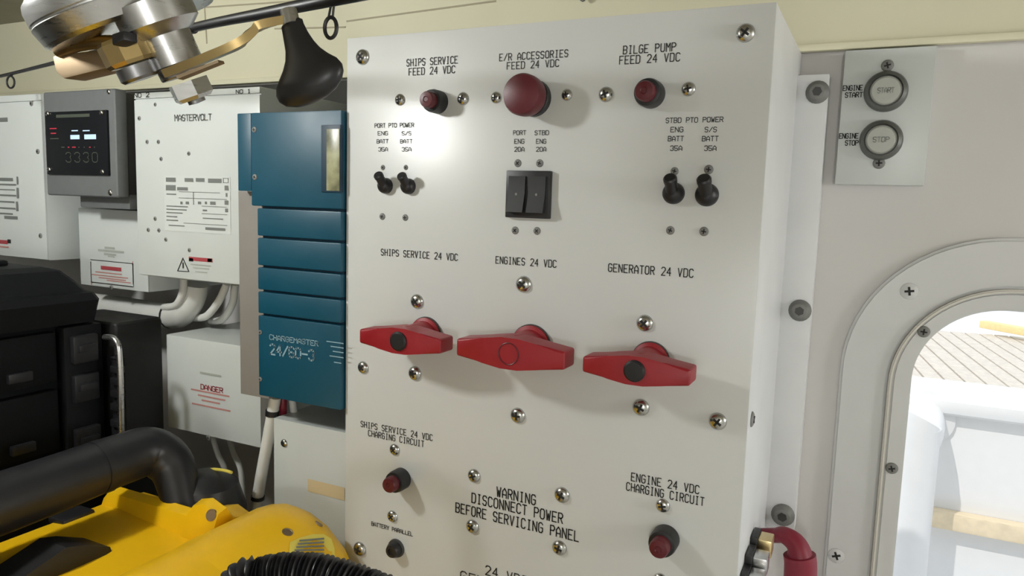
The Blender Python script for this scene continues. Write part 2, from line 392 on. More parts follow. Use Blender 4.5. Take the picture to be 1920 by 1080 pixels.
L = lambda *a, **k: lettering(*a, Y=0.0, parent=panel, **k)
L('SHIPS SERVICE', 763, 117, 858, 113, 13); L('FEED 24 VDC', 767, 134, 853, 131, 13)
L('E/R ACCESSORIES', 937, 107, 1065, 101, 13); L('FEED 24 VDC', 951, 123, 1048, 119, 13)
L('BILGE PUMP', 1169, 94, 1267, 88, 15); L('FEED 24 VDC', 1162, 113, 1275, 107, 15)
for t, x0, x1, y, h in (('PORT PTO POWER', 703, 776, 235, 7.5), ('ENG', 709, 727, 250, 7), ('S/S', 754, 771, 250, 7), ('BATT', 707, 728, 265, 7), ('BATT', 751, 773, 265, 7),
                        ('35A', 710, 727, 280, 7), ('35A', 754, 771, 280, 7), ('PORT', 963, 986, 249, 8), ('STBD', 1003, 1029, 249, 8), ('ENG', 965, 983, 265, 8),
                        ('ENG', 1006, 1024, 265, 8), ('20A', 965, 983, 280, 8), ('20A', 1006, 1024, 280, 8), ('STBD PTO POWER', 1249, 1356, 225, 9), ('ENG', 1258, 1281, 243, 9),
                        ('S/S', 1322, 1344, 243, 9), ('BATT', 1253, 1282, 260, 9), ('BATT', 1317, 1347, 260, 9), ('35A', 1257, 1279, 278, 9), ('35A', 1321, 1343, 278, 9)):
    L(t, x0, y, x1, y, h, wt=0.15, gap=0.35)
L('SHIPS SERVICE 24 VDC', 715, 474, 858, 481, 12); L('ENGINES 24 VDC', 930, 488, 1043, 494, 13); L('GENERATOR 24 VDC', 1141, 503, 1300, 511, 15)
L('SHIPS SERVICE 24 VDC', 677, 796, 811, 819, 11); L('CHARGING CIRCUIT', 691, 812, 795, 832, 11)
L('WARNING', 932, 921, 1004, 938, 18); L('DISCONNECT POWER', 885, 935, 1055, 970, 18); L('BEFORE SERVICING PANEL', 855, 951, 1085, 1006, 18)
L('ENGINE 24 VDC', 1184, 896, 1311, 916, 15); L('CHARGING CIRCUIT', 1175, 912, 1320, 940, 15)
L('BATTERY PARALLEL', 697, 983, 774, 1000, 7, wt=0.16, gap=0.35)
L('24 VDC', 911, 1070, 988, 1088, 17); L('GENERATOR', 864, 1082, 1010, 1116, 17)

# rotary battery switches
def rotary(cx, cy, lx, rx, cap):
    Y1 = -0.043; c = P(cx, cy, Y1); a = P(lx, cy, Y1).x; b = P(rx, cy, Y1).x; zc = c.z
    half = (b - a) / 2; xm = (a + b) / 2
    k = half / 0.046
    prof = [(-half, 0.0068 * k), (-half * 0.5, 0.0098 * k), (-half * 0.16, 0.0122 * k), (half * 0.16, 0.0122 * k), (half * 0.5, 0.0098 * k), (half, 0.0068 * k)]
    pts = [(xm + x, Y1, zc + h) for x, h in prof] + [(xm + x, Y1, zc - h) for x, h in prof[::-1]]
    h = prism('rotary_handle', pts, (0, 0.021, 0), 'red', panel, 0.0022, 3)
    lathe('shaft', (xm, 0.0, zc), (0, -1, 0), [(0.0165 * k, 0), (0.0165 * k, 0.004), (0.0135 * k, 0.005), (0.0125 * k, 0.03), (0.0, 0.03)], 'red', h, 36)
    lathe('base_ring', (xm, 0.0, zc), (0, -1, 0), [(0.0172 * k, 0), (0.0172 * k, 0.002), (0.0, 0.002)], 'greydk', h, 36)
    if cap == 'black': lathe('center_cap', (xm, Y1 + 0.002, zc), (0, -1, 0), [(0.0092 * k, 0), (0.0092 * k, 0.003), (0.0075 * k, 0.0042), (0, 0.0045)], 'black', h, 28)
    else:
        ringp = [(xm + 0.0085 * math.cos(t * math.pi / 16), Y1 - 0.0002, zc + 0.0085 * math.sin(t * math.pi / 16)) for t in range(32)]
        tube('center_ring', ringp, 0.0005, 'maroon', h, 6, closed=True, sm=0)
    return h
rotary(749, 640, 673, 826, 'black'); rotary(957, 664, 855, 1059, 'red'); rotary(1193, 696, 1091, 1295, 'black')

# push-button breakers
def breaker(cx, cy, rpx, out=0.016):
    p = P(cx, cy, -out); r = rpx * (p - CAM).length / F; q = Vector((p.x, 0, p.z))
    b = lathe('push_button', q, (0, -1, 0), [(r * 1.0, 0), (r * 1.0, out * 0.55), (r * 0.93, out * 0.75), (r * 0.72, out * 0.78), (0, out * 0.78)], 'black', panel, 36)
    lathe('red_cap', q + Vector((0, -out * 0.7, 0)), (0, -1, 0), [(r * 0.7, 0), (r * 0.7, out * 0.45), (r * 0.62, out * 0.55), (r * 0.25, out * 0.58), (r * 0.2, out * 0.54), (0, out * 0.54)], 'maroon', b, 32)
breaker(803, 187, 21); breaker(1210, 171, 26); breaker(733, 908, 20, 0.017); breaker(1237, 1026, 25, 0.018)
p = P(976, 176, -0.026); r = 38 * (p - CAM).length / F; q = Vector((p.x, 0, p.z))
b = lathe('emergency_button', q, (0, -1, 0), [(r * 0.9, 0), (r * 0.9, 0.006), (r * 0.6, 0.008), (r * 0.6, 0.014), (0, 0.014)], 'black', panel, 40)
lathe('red_mushroom_cap', q, (0, -1, 0), [(r * 0.62, 0.012), (r * 0.97, 0.0125), (r, 0.016), (r, 0.0235), (r * 0.93, 0.026), (r * 0.5, 0.0275), (0, 0.028)], 'maroon', b, 48)
p = P(734, 1034, -0.008); r = 13.5 * (p - CAM).length / F
b = lathe('black_push_button', Vector((p.x, 0, p.z)), (0, -1, 0), [(r, 0), (r, 0.006), (r * 0.8, 0.009), (r * 0.45, 0.0095), (r * 0.4, 0.008), (0, 0.008)], 'black', panel, 28)
lathe('bushing', Vector((p.x, 0, p.z)), (0, -1, 0), [(r * 1.25, 0), (r * 1.2, 0.0018), (r * 0.9, 0.002)], 'greydk', b, 28)

# toggle switches with rubber boots
def toggle(cx, cy, rpx):
    p = P(cx, cy, -0.006); r = rpx * (p - CAM).length / F; q = Vector((p.x, 0, p.z))
    b = lathe('toggle_switch', q, (0, -1, 0), [(r, 0), (r, r * 0.35), (r * 0.94, r * 0.62), (r * 0.75, r * 0.92), (r * 0.45, r * 1.12), (0, r * 1.18)], 'black', panel, 32, angle=1.2)
    d = Vector((0, -0.72, 0.70)).normalized(); s = q + Vector((0, -r * 0.55, r * 0.1))
    lathe('lever', s, d, [(r * 0.7, 0), (r * 0.58, r * 0.6), (r * 0.56, r * 1.3), (r * 0.62, r * 1.35), (r * 0.62, r * 1.7), (r * 0.5, r * 1.85), (0, r * 1.87)], 'rubber', b, 24)
toggle(717, 348, 14.5); toggle(760, 349, 14.5); toggle(1260, 362, 20); toggle(1323, 365, 21)
# double rocker breaker
x0 = P(949, 365, -0.004).x; x1 = P(1031, 365, -0.004).x; z1 = P(990, 320, -0.004).z; z0 = P(990, 409, -0.004).z
rk = box('rocker_breaker', x0, x1, -0.005, 0.0005, z0, z1, 'black', panel, 0.0008)
for k in range(2):
    xa = x0 + (x1 - x0) * (0.08 + 0.46 * k); xb = xa + (x1 - x0) * 0.38; zm = (z0 + z1) / 2; zt = z1 - 0.0045; zb = z0 + 0.0045
    loft('rocker', [[(x, -0.005, zt), (x, -0.0062, zt), (x, -0.0068, zm), (x, -0.0105, zb), (x, -0.005, zb)] for x in (xa, xb)], 'black', rk)
    lathe('pivot_dot', ((xa + xb) / 2, -0.0066, zm), (0, -1, 0), [(0.0011, 0), (0.0011, 0.0006), (0, 0.0006)], 'boltgrey', rk, 12)

# terminals and red cable on the right side of the box
for k, (px, py, brass) in enumerate(((1437, 1022, 'brass'), (1428, 1056, 'alu'), (1420, 1092, 'alu'))):
    p = at(px, py, x=PX1 + 0.012)
    tb = thing('cable_terminal', (p.x, p.y, p.z - 0.012), ('brass cable terminal on the white panel side, uppermost of three', 'silver cable terminal on the panel side below the brass one', 'lowest cable terminal on the panel side at the frame edge')[k], 'terminal', 'terminals on the panel side')
    box('insulator', PX1 + 0.0005, PX1 + 0.006, p.y - 0.011, p.y + 0.011, p.z - 0.009, p.z + 0.009, 'black', tb, 0.001)
    box('clamp_block', PX1 + 0.006, PX1 + 0.017, p.y - 0.009, p.y + 0.009, p.z - 0.0075, p.z + 0.0075, brass, tb, 0.0015)
p0 = at(1446, 1004, y=0.12); pts = [Vector((PX1 + 0.0005, p0.y, p0.z - 0.002)), Vector((PX1 + 0.014, p0.y, p0.z + 0.001)), at(1472, 1004, y=0.115), at(1494, 1022, y=0.112), at(1501, 1055, y=0.11), at(1499, 1110, y=0.11), at(1495, 1240, y=0.11), Vector((at(1495, 1240, y=0.11).x, 0.11, FZ + 0.002))]
cb = tag(tube('red_battery_cable', pts, [0.006, 0.0065, 0.0075, 0.009, 0.0115, 0.012, 0.012, 0.012], 'redhose', None, 18, sm=6), 'thick dark red cable curving down beside the panel flange', 'cable')
tube('cable_sleeve', [at(1499, 1040, y=0.11), at(1501, 1062, y=0.11), at(1499, 1110, y=0.11)], 0.0135, 'redhose', cb, 20, sm=4)

# ------------------------------------------------------------------ start / stop plate on the wall
PY = 0.168
pa = P(1575, 220, PY).x; pb = P(1745, 218, PY).x; pz1 = P(1670, 90, PY).z; pz0 = P(1648, 347, PY).z
plate = thing('engine_button_plate', ((pa + pb) / 2, WY, pz0), 'small white plate with engine start and stop buttons beside the hatch', 'button plate')
box('plate', pa, pb, PY, WY - 0.0005, pz0, pz1, 'white', plate, 0.0012)
for px, py in ((1661, 170), (1652, 262)):
    p = P(px, py, PY - 0.006); r = 33 * (p - CAM).length / F; q = Vector((p.x, PY, p.z))
    b = lathe('button_bezel', q, (0, -1, 0), [(r, 0), (r, 0.003), (r * 0.93, 0.007), (r * 0.78, 0.0085), (r * 0.74, 0.005), (r * 0.5, 0.005)], 'ringgrey', plate, 40)
    lathe('button_cap', q, (0, -1, 0), [(r * 0.70, 0.003), (r * 0.70, 0.007), (r * 0.62, 0.008), (0, 0.0082)], 'capgrey', b, 36)
    print_line('START' if py < 200 else 'STOP', p.x - r * 0.36, p.x + r * 0.36, p.z, r * 0.24, PY - 0.0085, 'capprint', b, 0.14, gap=0.35)
screw(1664, 123, 9, PY, plate, SCREWDK); screw(1648, 306, 9, PY, plate, SCREWDK)
for t, x0, x1, y in (('ENGINE', 1581, 1617, 165), ('START', 1585, 1617, 178), ('ENGINE', 1574, 1609, 255), ('STOP', 1585, 1609, 268)):
    lettering(t, x0, y, x1, y, 9, Y=PY, parent=plate, wt=0.17, gap=0.35)

# ------------------------------------------------------------------ equipment on the left of the panel
def cabinet(name, label, x0, x1, y0, z0, z1, seam=None, m='white', cat='cabinet', grp=None, bev=0.0015):
    t = thing(name, ((x0 + x1) / 2, WY, z0), label, cat, grp)
    box('body', x0, x1, y0 + 0.002, WY - 0.0005, z0, z1, m, t, bev)
    if seam:
        box('front_cover', x0 + 0.0003, x1 - 0.0003, y0, y0 + 0.0035, z0 + 0.001, seam - 0.0006, m, t, 0.0008)
        box('top_cover', x0 + 0.0003, x1 - 0.0003, y0, y0 + 0.0035, seam + 0.0006, z1 - 0.0003, m, t, 0.0008)
    else: box('front_cover', x0 + 0.0003, x1 - 0.0003, y0, y0 + 0.0035, z0 + 0.0003, z1 - 0.0003, m, t, 0.0008)
    return t
B = 0.03
# inverter cabinets
b1x = P(81, 300, B).x
inv1 = cabinet('inverter_cabinet', 'white metal inverter cabinet at the left edge behind the grey meter box', -1.34, b1x, B, P(60, 486, B).z, P(40, 177, B).z, P(40, 191, B).z, grp='white inverter cabinets')
for s in ((59, 194, 4), (71, 284, 4), (76, 442, 4)): screw(*s, B, inv1, SCREWDK)
prints('title_print', [(-30, 221, 14, 229)], B - 0.0005, 'inkgrey', inv1)
rows = [(-40, 333, 24, 339), (-40, 344, 30, 347), (-40, 354, 28, 356), (-40, 364, 30, 367), (-40, 376, 27, 379), (-40, 388, 29, 391), (-40, 398, 24, 401), (8, 405, 33, 411), (31, 331, 34, 346), (31, 352, 35, 372), (30, 378, 34, 396)]
prints('rating_print', rows, B - 0.0005, 'inkgrey', inv1)
prints('warning_print', [(-30, 449, 14, 456, 0), (14, 449, 20, 456, 1), (-30, 460, 16, 463, 2)], B - 0.0005, ('inkred', 'ink', 'inkpink'), inv1)
b2l = P(254, 300, B).x; b2r = -0.5765
inv2 = cabinet('inverter_cabinet', 'white metal inverter cabinet between the grey meter box and blue charger', b2l, b2r, B, P(350, 525, B).z, P(370, 168, B).z, P(370, 181, B).z, grp='white inverter cabinets')
for s in ((276, 266, 3.5), (297, 266, 3.5), (302, 298, 3.5), (354, 288, 3.5), (291, 410, 3.5), (278, 431, 3.5), (298, 432, 3.5), (311, 449, 3.5), (355, 469, 3.5), (261, 222, 3.5), (291, 196, 3)):
    screw(*s, B, inv2, SCREWDK)
lettering('NO 2', 252, 179, 280, 178, 8, Y=B, parent=inv2, wt=0.2, gap=0.35); lettering('NO 1', 443, 172, 470, 171, 7, Y=B, parent=inv2, wt=0.2, gap=0.35)
lettering('MASTERVOLT', 328, 219, 397, 222, 11, Y=B, parent=inv2, wt=0.2, gap=0.3, m='inkgrey')
lb = prints('rating_label', [(308, 330, 432, 436)], B - 0.0004, 'paper', inv2)
rl = [(311, 333, 329, 341), (346, 334, 362, 341), (367, 334, 383, 341), (390, 335, 415, 343), (418, 334, 428, 335), (418, 342, 428, 343), (418, 334, 419, 343), (427, 334, 428, 343),
      (311, 347, 329, 357), (332, 351, 352, 357), (312, 363, 330, 365), (335, 360, 412, 361), (335, 372, 425, 373), (362, 360, 363, 384), (338, 378, 342, 383), (348, 378, 354, 383), (371, 378, 377, 383), (384, 378, 388, 383), (394, 378, 404, 384),
      (312, 386, 352, 388), (312, 392, 350, 394), (312, 398, 342, 400), (312, 405, 332, 407), (312, 412, 334, 414), (378, 387, 425, 388), (380, 393, 388, 396), (378, 401, 426, 402), (380, 409, 418, 411), (316, 422, 346, 424), (344, 420, 426, 421),
      (385, 427, 422, 432), (421, 348, 428, 357), (423, 362, 426, 369), (421, 376, 428, 384), (422, 391, 427, 398)]
prints('rating_print', rl, B - 0.0008, 'inkgrey', inv2)
tri = [P(333, 508, B - 0.0005), P(354, 509, B - 0.0005), P(343, 484, B - 0.0005)]
tube('warning_triangle', [tri[0], tri[1], tri[2]], 0.0007, 'ink', inv2, 6, closed=True, sm=0)
prints('triangle_print', [(342, 492, 344, 503)], B - 0.0006, 'ink', inv2)
prints('warning_print', [(354, 483, 398, 490, 0), (354, 484, 362, 490, 1), (389, 485, 397, 491, 1), (357, 496, 395, 498, 2), (362, 502, 392, 504, 2), (366, 509, 388, 511, 2)], B - 0.0005, ('inkred', 'ink', 'inkfaint'), inv2)

# grey meter box
G = 0.014
gx0 = P(84, 270, G).x; gx1 = P(217, 268, G).x; gz1 = P(150, 169, G).z; gz0 = P(150, 368, G).z
met = thing('meter_box', ((gx0 + gx1) / 2, WY, gz0), 'grey plastic meter box with a black lit display face', 'meter')
box('body', gx0 + 0.002, gx1 - 0.002, G + 0.010, WY - 0.0005, gz0 + 0.002, gz1 - 0.002, 'greydk', met, 0.003)
box('back_box', P(150, 380, 0.03).x, gx1 - 0.001, 0.030, 0.0612, P(200, 391, 0.03).z, gz0 + 0.004, 'grey', met, 0.002)
box('lid', gx0, gx1, G, G + 0.016, gz0, gz1, 'grey', met, 0.003, 3)
x0 = P(86, 270, G - 0.003).x; x1 = P(201, 268, G - 0.003).x; z1 = P(144, 208, G - 0.003).z; z0 = P(144, 328, G - 0.003).z
fp = box('face_plate', x0, x1, G - 0.003, G + 0.001, z0, z1, 'faceplate', met, 0.0008)
for s in ((89, 213, 4), (190, 211, 4), (92, 318, 4), (192, 322, 4)): screw(*s, G - 0.003, fp)
for s in ((204, 172, 4), (207, 361, 5)): screw(*s, G, met)
GP = G - 0.0034
prints('title_print', [(105, 214, 168, 220)], GP, 'digit', fp)
prints('lit_display', [(132, 253, 149, 261), (158, 252, 180, 261), (134, 244, 146, 246), (155, 244, 168, 246)], GP, 'lcd', fp)
prints('indicator_row', [(115, 275, 121, 277, 1), (127, 275, 130, 277, 0), (135, 275, 142, 277, 0), (147, 275, 149, 277, 1), (157, 275, 159, 277, 1), (167, 275, 170, 277, 0), (176, 275, 178, 277, 1),
       (93, 240, 106, 242, 0), (95, 249, 105, 251, 0), (94, 259, 110, 261, 1)], GP, ('led', 'digit'), fp)
for k, ch in enumerate('3330'): lettering(ch, 124 + k * 16.5, 295, 134 + k * 16.5, 295, 18, Y=G - 0.003, parent=fp, wt=0.1, m='digit', name='digit')

# low junction box behind the meter box
J = 0.062
jx0 = P(149, 470, J).x; jx1 = P(278, 535, J).x; jz0 = P(215, 541, J).z; jz1 = P(200, 391, 0.03).z - 0.002
jb = cabinet('junction_box', 'white junction box with red bordered warning label under the meter box', jx0, jx1, J, jz0, jz1, cat='junction box')
for s in ((209, 539, 4), (285, 524, 3)): screw(s[0], s[1], s[2], J, jb, SCREWDK) if s[0] < 270 else None
prints('leaf_print', [(196, 463, 215, 467), (184, 469, 232, 473), (195, 475, 217, 479), (202, 480, 214, 482)], J - 0.0005, 'inkfaint', jb)
lab = prints('warning_label', [(170, 490, 250, 534, 0), (170, 490, 250, 491.5, 1), (170, 532.5, 250, 534, 1), (170, 490, 171.5, 534, 1), (248.5, 490, 250, 534, 1)], J - 0.0004, ('paper', 'inkpink'), jb)
prints('warning_print', [(189, 500, 227, 507, 0), (179, 511, 228, 513, 1), (172, 517, 240, 519, 1), (185, 522, 236, 524, 1), (200, 527, 245, 529, 1)], J - 0.0008, ('inkred', 'inkpink'), jb)

# blue battery charger
C0 = -0.006; cR = PX0 - 0.0012
cx0 = P(484, 600, C0).x; hx = P(444, 280, C0).x
cz1 = P(550, 209, C0).z; cz0 = P(560, 757, C0).z
chg = thing('battery_charger', ((hx + cR) / 2, WY, cz0), 'blue wall mounted battery charger with horizontal grooves beside the panel', 'charger')
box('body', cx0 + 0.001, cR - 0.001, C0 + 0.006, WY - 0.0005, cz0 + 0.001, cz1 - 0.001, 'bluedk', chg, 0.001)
hz = P(456, 358, C0).z
box('side_wing', hx, P(470, 280, C0).x - 0.0006, C0 + 0.001, C0 + 0.03, hz, cz1, 'blue', chg, 0.001)
gr = [391.5, 449, 506, 553, 599]                                   # groove heights at px 565
zs = [cz1] + [P(565, g, C0).z for g in gr] + [cz0]
for k in range(6):
    xl = P(470, 280, C0).x + 0.0002 if k == 0 else cx0
    box('front_panel', xl, cR, C0, C0 + 0.010, zs[k + 1] + 0.0011, zs[k] - (0.0011 if k else 0), 'blue', chg, 0.0014)
box('back_plate', P(451, 500, 0.008).x, cx0 + 0.002, 0.006, 0.028, P(466, 741, 0.006).z, hz - 0.0002, 'greyplate', chg, 0.0008)
for s in ((477, 243, 5), (478, 332, 5)): screw(*s, C0, chg, SCREWDK)
for s in ((488, 623, 4), (488, 711, 4)): screw(*s, C0, chg, SCREWDK)
x0 = P(604, 296, C0).x; z1 = P(628, 234, C0).z; z0 = P(628, 361, C0).z
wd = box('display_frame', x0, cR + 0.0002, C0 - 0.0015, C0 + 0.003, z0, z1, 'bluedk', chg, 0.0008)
x0 = P(615, 296, C0).x; box('display_glass', x0, cR - 0.0005, C0 - 0.0022, C0, P(630, 358, C0).z, P(630, 242, C0).z, 'screen', wd, 0.0003)
lettering('CHARGEMASTER', 506, 632, 597, 644, 9, Y=C0, parent=chg, m='inkblue', wt=0.2, gap=0.3)
lettering('24/60-3', 507, 655, 589, 666, 19, Y=C0, parent=chg, m='inkblue', wt=0.17, gap=0.3)
prints('side_print', [(612, 641, 644, 643), (620, 650, 644, 652), (624, 659, 644, 661), (618, 668, 644, 670), (626, 679, 640, 681)], C0 - 0.0006, 'inkblue', chg)

# lower boxes
D = 0.05
dx0 = P(313, 700, D).x; dx1 = P(489, 790, D).x; dz1 = P(380, 637, D).z; dz0 = P(400, 820, D).z
db = cabinet('breaker_box', 'white breaker box with red danger lettering under the inverter', dx0, dx1, D, dz0, dz1, cat='breaker box')
DP = D - 0.0005
lettering('DANGER', 377, 724, 418, 733, 9, Y=D, parent=db, m='inkred', wt=0.2, gap=0.3)
prints('danger_print', [(375, 700, 414, 704, 0), (358, 735, 430, 738, 1), (371, 744, 422, 747, 1), (378, 752, 412, 755, 1), (360, 762, 432, 765, 1)], DP, ('inkfaint', 'inkpink'), db)
screw(391, 821, 4.5, D, db, SCREWDK)
Q = 0.022
qx0 = P(513, 860, Q).x; qz1 = P(580, 797, Q).z
qb = cabinet('terminal_box', 'white terminal box below the blue charger with one round screw', qx0, cR, Q, 0.98, qz1, cat='terminal box')
screw(533, 831, 7, Q, qb)
prints('faded_label', [(577, 906, 646, 930)], Q - 0.0005, 'inkwarm', qb)

# conduits and wires
def wire(name, pts, r, m, label, cat, grp=None, seg=14):
    return tag(tube(name, pts, r, m, None, seg), label, cat, grp)
cnd = wire('conduit', [at(170, 570, y=0.11), at(230, 578, y=0.11), at(300, 590, y=0.105), at(335, 592, y=0.095), at(352, 575, y=0.09), at(362, 556, y=0.09), at(366, 533, y=0.09)], 0.0155, 'whitem', 'thick white conduit bending up into the underside of the inverter', 'conduit')
lathe('cable_tie', at(318, 592, y=0.10), (at(330, 592, y=0.10) - at(318, 592, y=0.10)), [(0.0162, 0), (0.0166, 0.0015), (0.0162, 0.003), (0.0, 0.003)], 'black', cnd, 20)
for k, (a, b, c) in enumerate((((345, 522), (342, 550), (330, 572)), ((425, 532), (412, 562), (388, 592)), ((440, 534), (436, 568), (418, 598)))):
    wire('white_wire', [at(*a, y=0.07 + k * 0.016), at(*b, y=0.072 + k * 0.016), at(*c, y=0.075 + k * 0.016), at(c[0] - 22, c[1] + 4, y=0.09 + k * 0.016)], 0.0045, 'whitem',
         ('short white wire left of the conduit elbow under the inverter', 'white wire curving down between conduit elbow and breaker box', 'rightmost white wire hanging under the inverter by the charger plate')[k], 'wire', 'wires under the inverter')
for k, px in enumerate((402, 432)):
    wire('grey_wire', [at(px - 4, 815, y=0.10), at(px + 6, 850, y=0.10), at(px + 20, 885, y=0.10), at(px + 24, 960, y=0.10)], 0.0035, 'whitem', ('thin pale wire below the danger box, left of two', 'thin pale wire below the danger box, right of two')[k], 'wire', 'wires under the danger box')
pipe = wire('white_pipe', [at(516, 745, y=0.03), at(511, 775, y=0.03), at(504, 815, y=0.03), at(492, 880, y=0.03), at(482, 940, y=0.03), at(474, 1000, y=0.03)], 0.0062, 'whitem', 'slanted white pipe between the danger box and terminal box', 'pipe')
lathe('upper_strap', at(510, 779, y=0.03), (0.12, 0, 1), [(0.0072, 0), (0.0072, 0.006), (0, 0.006)], 'black', pipe, 18)
lathe('lower_strap', at(483, 936, y=0.03), (0.12, 0, 1), [(0.0072, 0), (0.0072, 0.004), (0, 0.004)], 'black', pipe, 18)
wire('dark_red_wire', [at(531, 742, y=0.04), at(531, 770, y=0.04), at(529, 783, y=0.05), at(527, 789, y=0.07)], 0.004, 'redhose', 'short dark red wire under the blue charger', 'wire')
wire('white_stub_wire', [at(548, 750, y=0.05), at(551, 772, y=0.05), at(549, 790, y=0.055)], 0.004, 'whitem', 'short white wire under the blue charger above the terminal box', 'wire')

# ------------------------------------------------------------------ black cases
KX = -0.76
ky1 = at(186, 680, x=KX).y; kz1 = at(186, 500, x=KX).z
k_l = at(165, 597, x=KX).z; k_m = at(165, 712, x=KX).z; k_b = at(165, 836, x=KX).z
ky0 = -0.75
cs = thing('tool_case', (KX - 0.2, (ky0 + ky1) / 2, FZ), 'stacked black rugged tool case in the shade at lower left', 'tool case')
X0 = KX - 0.42
box('body', X0, KX - 0.012, ky0 + 0.01, ky1 - 0.012, FZ + 0.001, k_l, 'blackm', cs, 0.006)
lidz = [(0.0, k_l - 0.004), (0.004, k_l + 0.02), (0.0, k_l + 0.028), (-0.006, k_l + 0.03), (-0.012, kz1 - 0.016), (-0.022, kz1 - 0.004), (-0.034, kz1)]
loft('lid', [rr for rr in [[(x, y, z) for x, y in ((X0 - e, ky0 - e), (KX + e, ky0 - e), (KX + e, ky1 + e - 0.006), (KX + e - 0.006, ky1 + e), (X0 - e, ky1 + e))] for e, z in lidz]], 'blackm', cs, 0.4)
box('lid_ridge', X0 + 0.06, KX - 0.07, ky0 + 0.06, ky1 - 0.05, kz1 - 0.001, kz1 + 0.006, 'blackm', cs, 0.003)
zz = k_l - 0.006
for zb in (k_m, k_b, FZ + 0.12):
    dr = box('drawer', KX - 0.014, KX - 0.002, ky0 + 0.03, ky1 - 0.045, zb + 0.004, zz - 0.004, 'blackm', cs, 0.003)
    for yy in (ky1 - 0.085, ky0 + 0.2): box('drawer_catch', KX - 0.004, KX + 0.003, yy - 0.012, yy + 0.012, zb + 0.012, zb + 0.022, 'black', dr, 0.0015)
    zz = zb
box('corner_post', KX - 0.014, KX + 0.002, ky1 - 0.04, ky1 + 0.004, FZ + 0.001, k_l - 0.006, 'blackm', cs, 0.004)
for zc in (k_l - 0.03, k_m - 0.005, k_b + 0.01):
    lt = box('latch', KX + 0.0015, KX + 0.009, ky1 - 0.034, ky1 - 0.006, zc - 0.016, zc + 0.014, 'black', cs, 0.002)
    box('latch_tab', KX + 0.008, KX + 0.013, ky1 - 0.03, ky1 - 0.010, zc - 0.004, zc + 0.004, 'black', lt, 0.001)
# second case behind
ey = -0.015
ex1 = P(308, 700, 0.046).x; ez1 = P(255, 612, ey).z
c2 = thing('equipment_case', (ex1 - 0.05, 0.015, FZ), 'dark grey equipment case with bright metal carry handle behind the black case', 'case')
ex0 = -0.855
box('body', ex0, ex1, ey, 0.046, FZ + 0.001, ez1, 'charcoal', c2, 0.006, 3)
box('side_ridge', P(229, 700, ey).x, ex1 - 0.002, ey - 0.006, ey + 0.002, FZ + 0.05, P(236, 672, ey).z, 'black', c2, 0.002)
for py in (690, 712, 735, 760, 790): 
    p = P(232, py, ey); box('hinge', p.x - 0.008, p.x + 0.006, ey - 0.011, ey - 0.003, p.z - 0.004, p.z + 0.004, 'black', c2, 0.001)
hy = ey - 0.016
tube('carry_handle', [P(196, 632, hy), P(212, 634, hy), P(221, 646, hy), P(224, 670, hy), P(226, 720, hy), P(227, 790, hy), P(228, 830, hy)], 0.0032, 'alu', c2, 12)

# ------------------------------------------------------------------ yellow shop vacuum
vac = thing('shop_vacuum', (-0.54, -0.22, FZ), 'yellow portable shop vacuum with thick black carry handle in the foreground', 'vacuum cleaner')
def sect(y, e=0.0, lowr=0.0):
    pr = [(-0.705, FZ + 0.002), (-0.705, 1.10), (-0.698, 1.168), (-0.684, 1.182), (-0.66, 1.185), (-0.60, 1.181), (-0.545, 1.178), (-0.532, 1.180), (-0.520, 1.192), (-0.506, 1.203),
          (-0.490, 1.208), (-0.470, 1.206), (-0.448, 1.197), (-0.425, 1.178), (-0.408, 1.152), (-0.398, 1.11), (-0.395, 1.0), (-0.395, FZ + 0.002)]
    out = []
    for x, z in pr:
        xx = x; zz2 = z
        if e:
            xx = -0.55 + (x + 0.55) * (1 - e * 0.28); zz2 = FZ + (z - FZ) * (1 - e * 0.035 * (1 if z > 1.0 else 0))
        out.append((xx, y, zz2))
    return out
ybend = -0.075
secs = [sect(-0.70), sect(-0.30), sect(-0.12), sect(ybend)]
loft('body', secs, 'yellow', vac, 0.5)
# the rounded far end of the side rail
def rail(y, s, dz):
    pr = [(-0.530, 1.0), (-0.530, 1.176), (-0.520, 1.194), (-0.505, 1.205), (-0.487, 1.2095), (-0.468, 1.207), (-0.446, 1.198), (-0.423, 1.179), (-0.406, 1.153), (-0.396, 1.11), (-0.393, 1.0)]
    cx = -0.475
    return [(cx + (x - cx) * s, y, 1.0 + (z - 1.0) * (1 - dz)) for x, z in pr]
rl_ = loft('side_rail', [rail(-0.16, 0.985, 0.02), rail(-0.13, 1.0, 0.0), rail(-0.05, 1.0, 0.0), rail(-0.032, 0.985, 0.012), rail(-0.018, 0.93, 0.05), rail(-0.010, 0.82, 0.13), rail(-0.006, 0.6, 0.3)], 'yellow', vac, 0.9)
# raised lip and socket at the far end of the deck
loft('handle_socket', [[(-0.684, y, 0.9), (-0.684, y, z - 0.008), (-0.676, y, z), (-0.565, y, z), (-0.555, y, z + 0.012), (-0.540, y, z + 0.016), (-0.523, y, z + 0.010), (-0.515, y, 0.9)] for y, z in ((-0.088, 1.176), (-0.080, 1.196), (-0.070, 1.199), (-0.062, 1.186), (-0.04, 1.182), (-0.028, 1.168), (-0.022, 1.14))], 'yellow', vac, 0.7)
hd = [(-0.640, -0.75, 1.236), (-0.640, -0.40, 1.2355), (-0.641, -0.20, 1.236), (-0.641, -0.095, 1.240), (-0.636, -0.062, 1.240), (-0.622, -0.050, 1.226), (-0.607, -0.053, 1.204), (-0.592, -0.060, 1.172)]
hn = tube('carry_handle', hd, [0.0265, 0.0265, 0.0262, 0.025, 0.0245, 0.0225, 0.0190, 0.0180], 'rubber', vac, 24, sm=7)
tube('end_band', [(-0.641, -0.118, 1.2391), (-0.641, -0.108, 1.2394)], 0.0258, 'black', hn, 24, sm=0)
box('deck_vent', -0.692, -0.668, -0.132, -0.100, 1.180, 1.187, 'black', vac, 0.002)
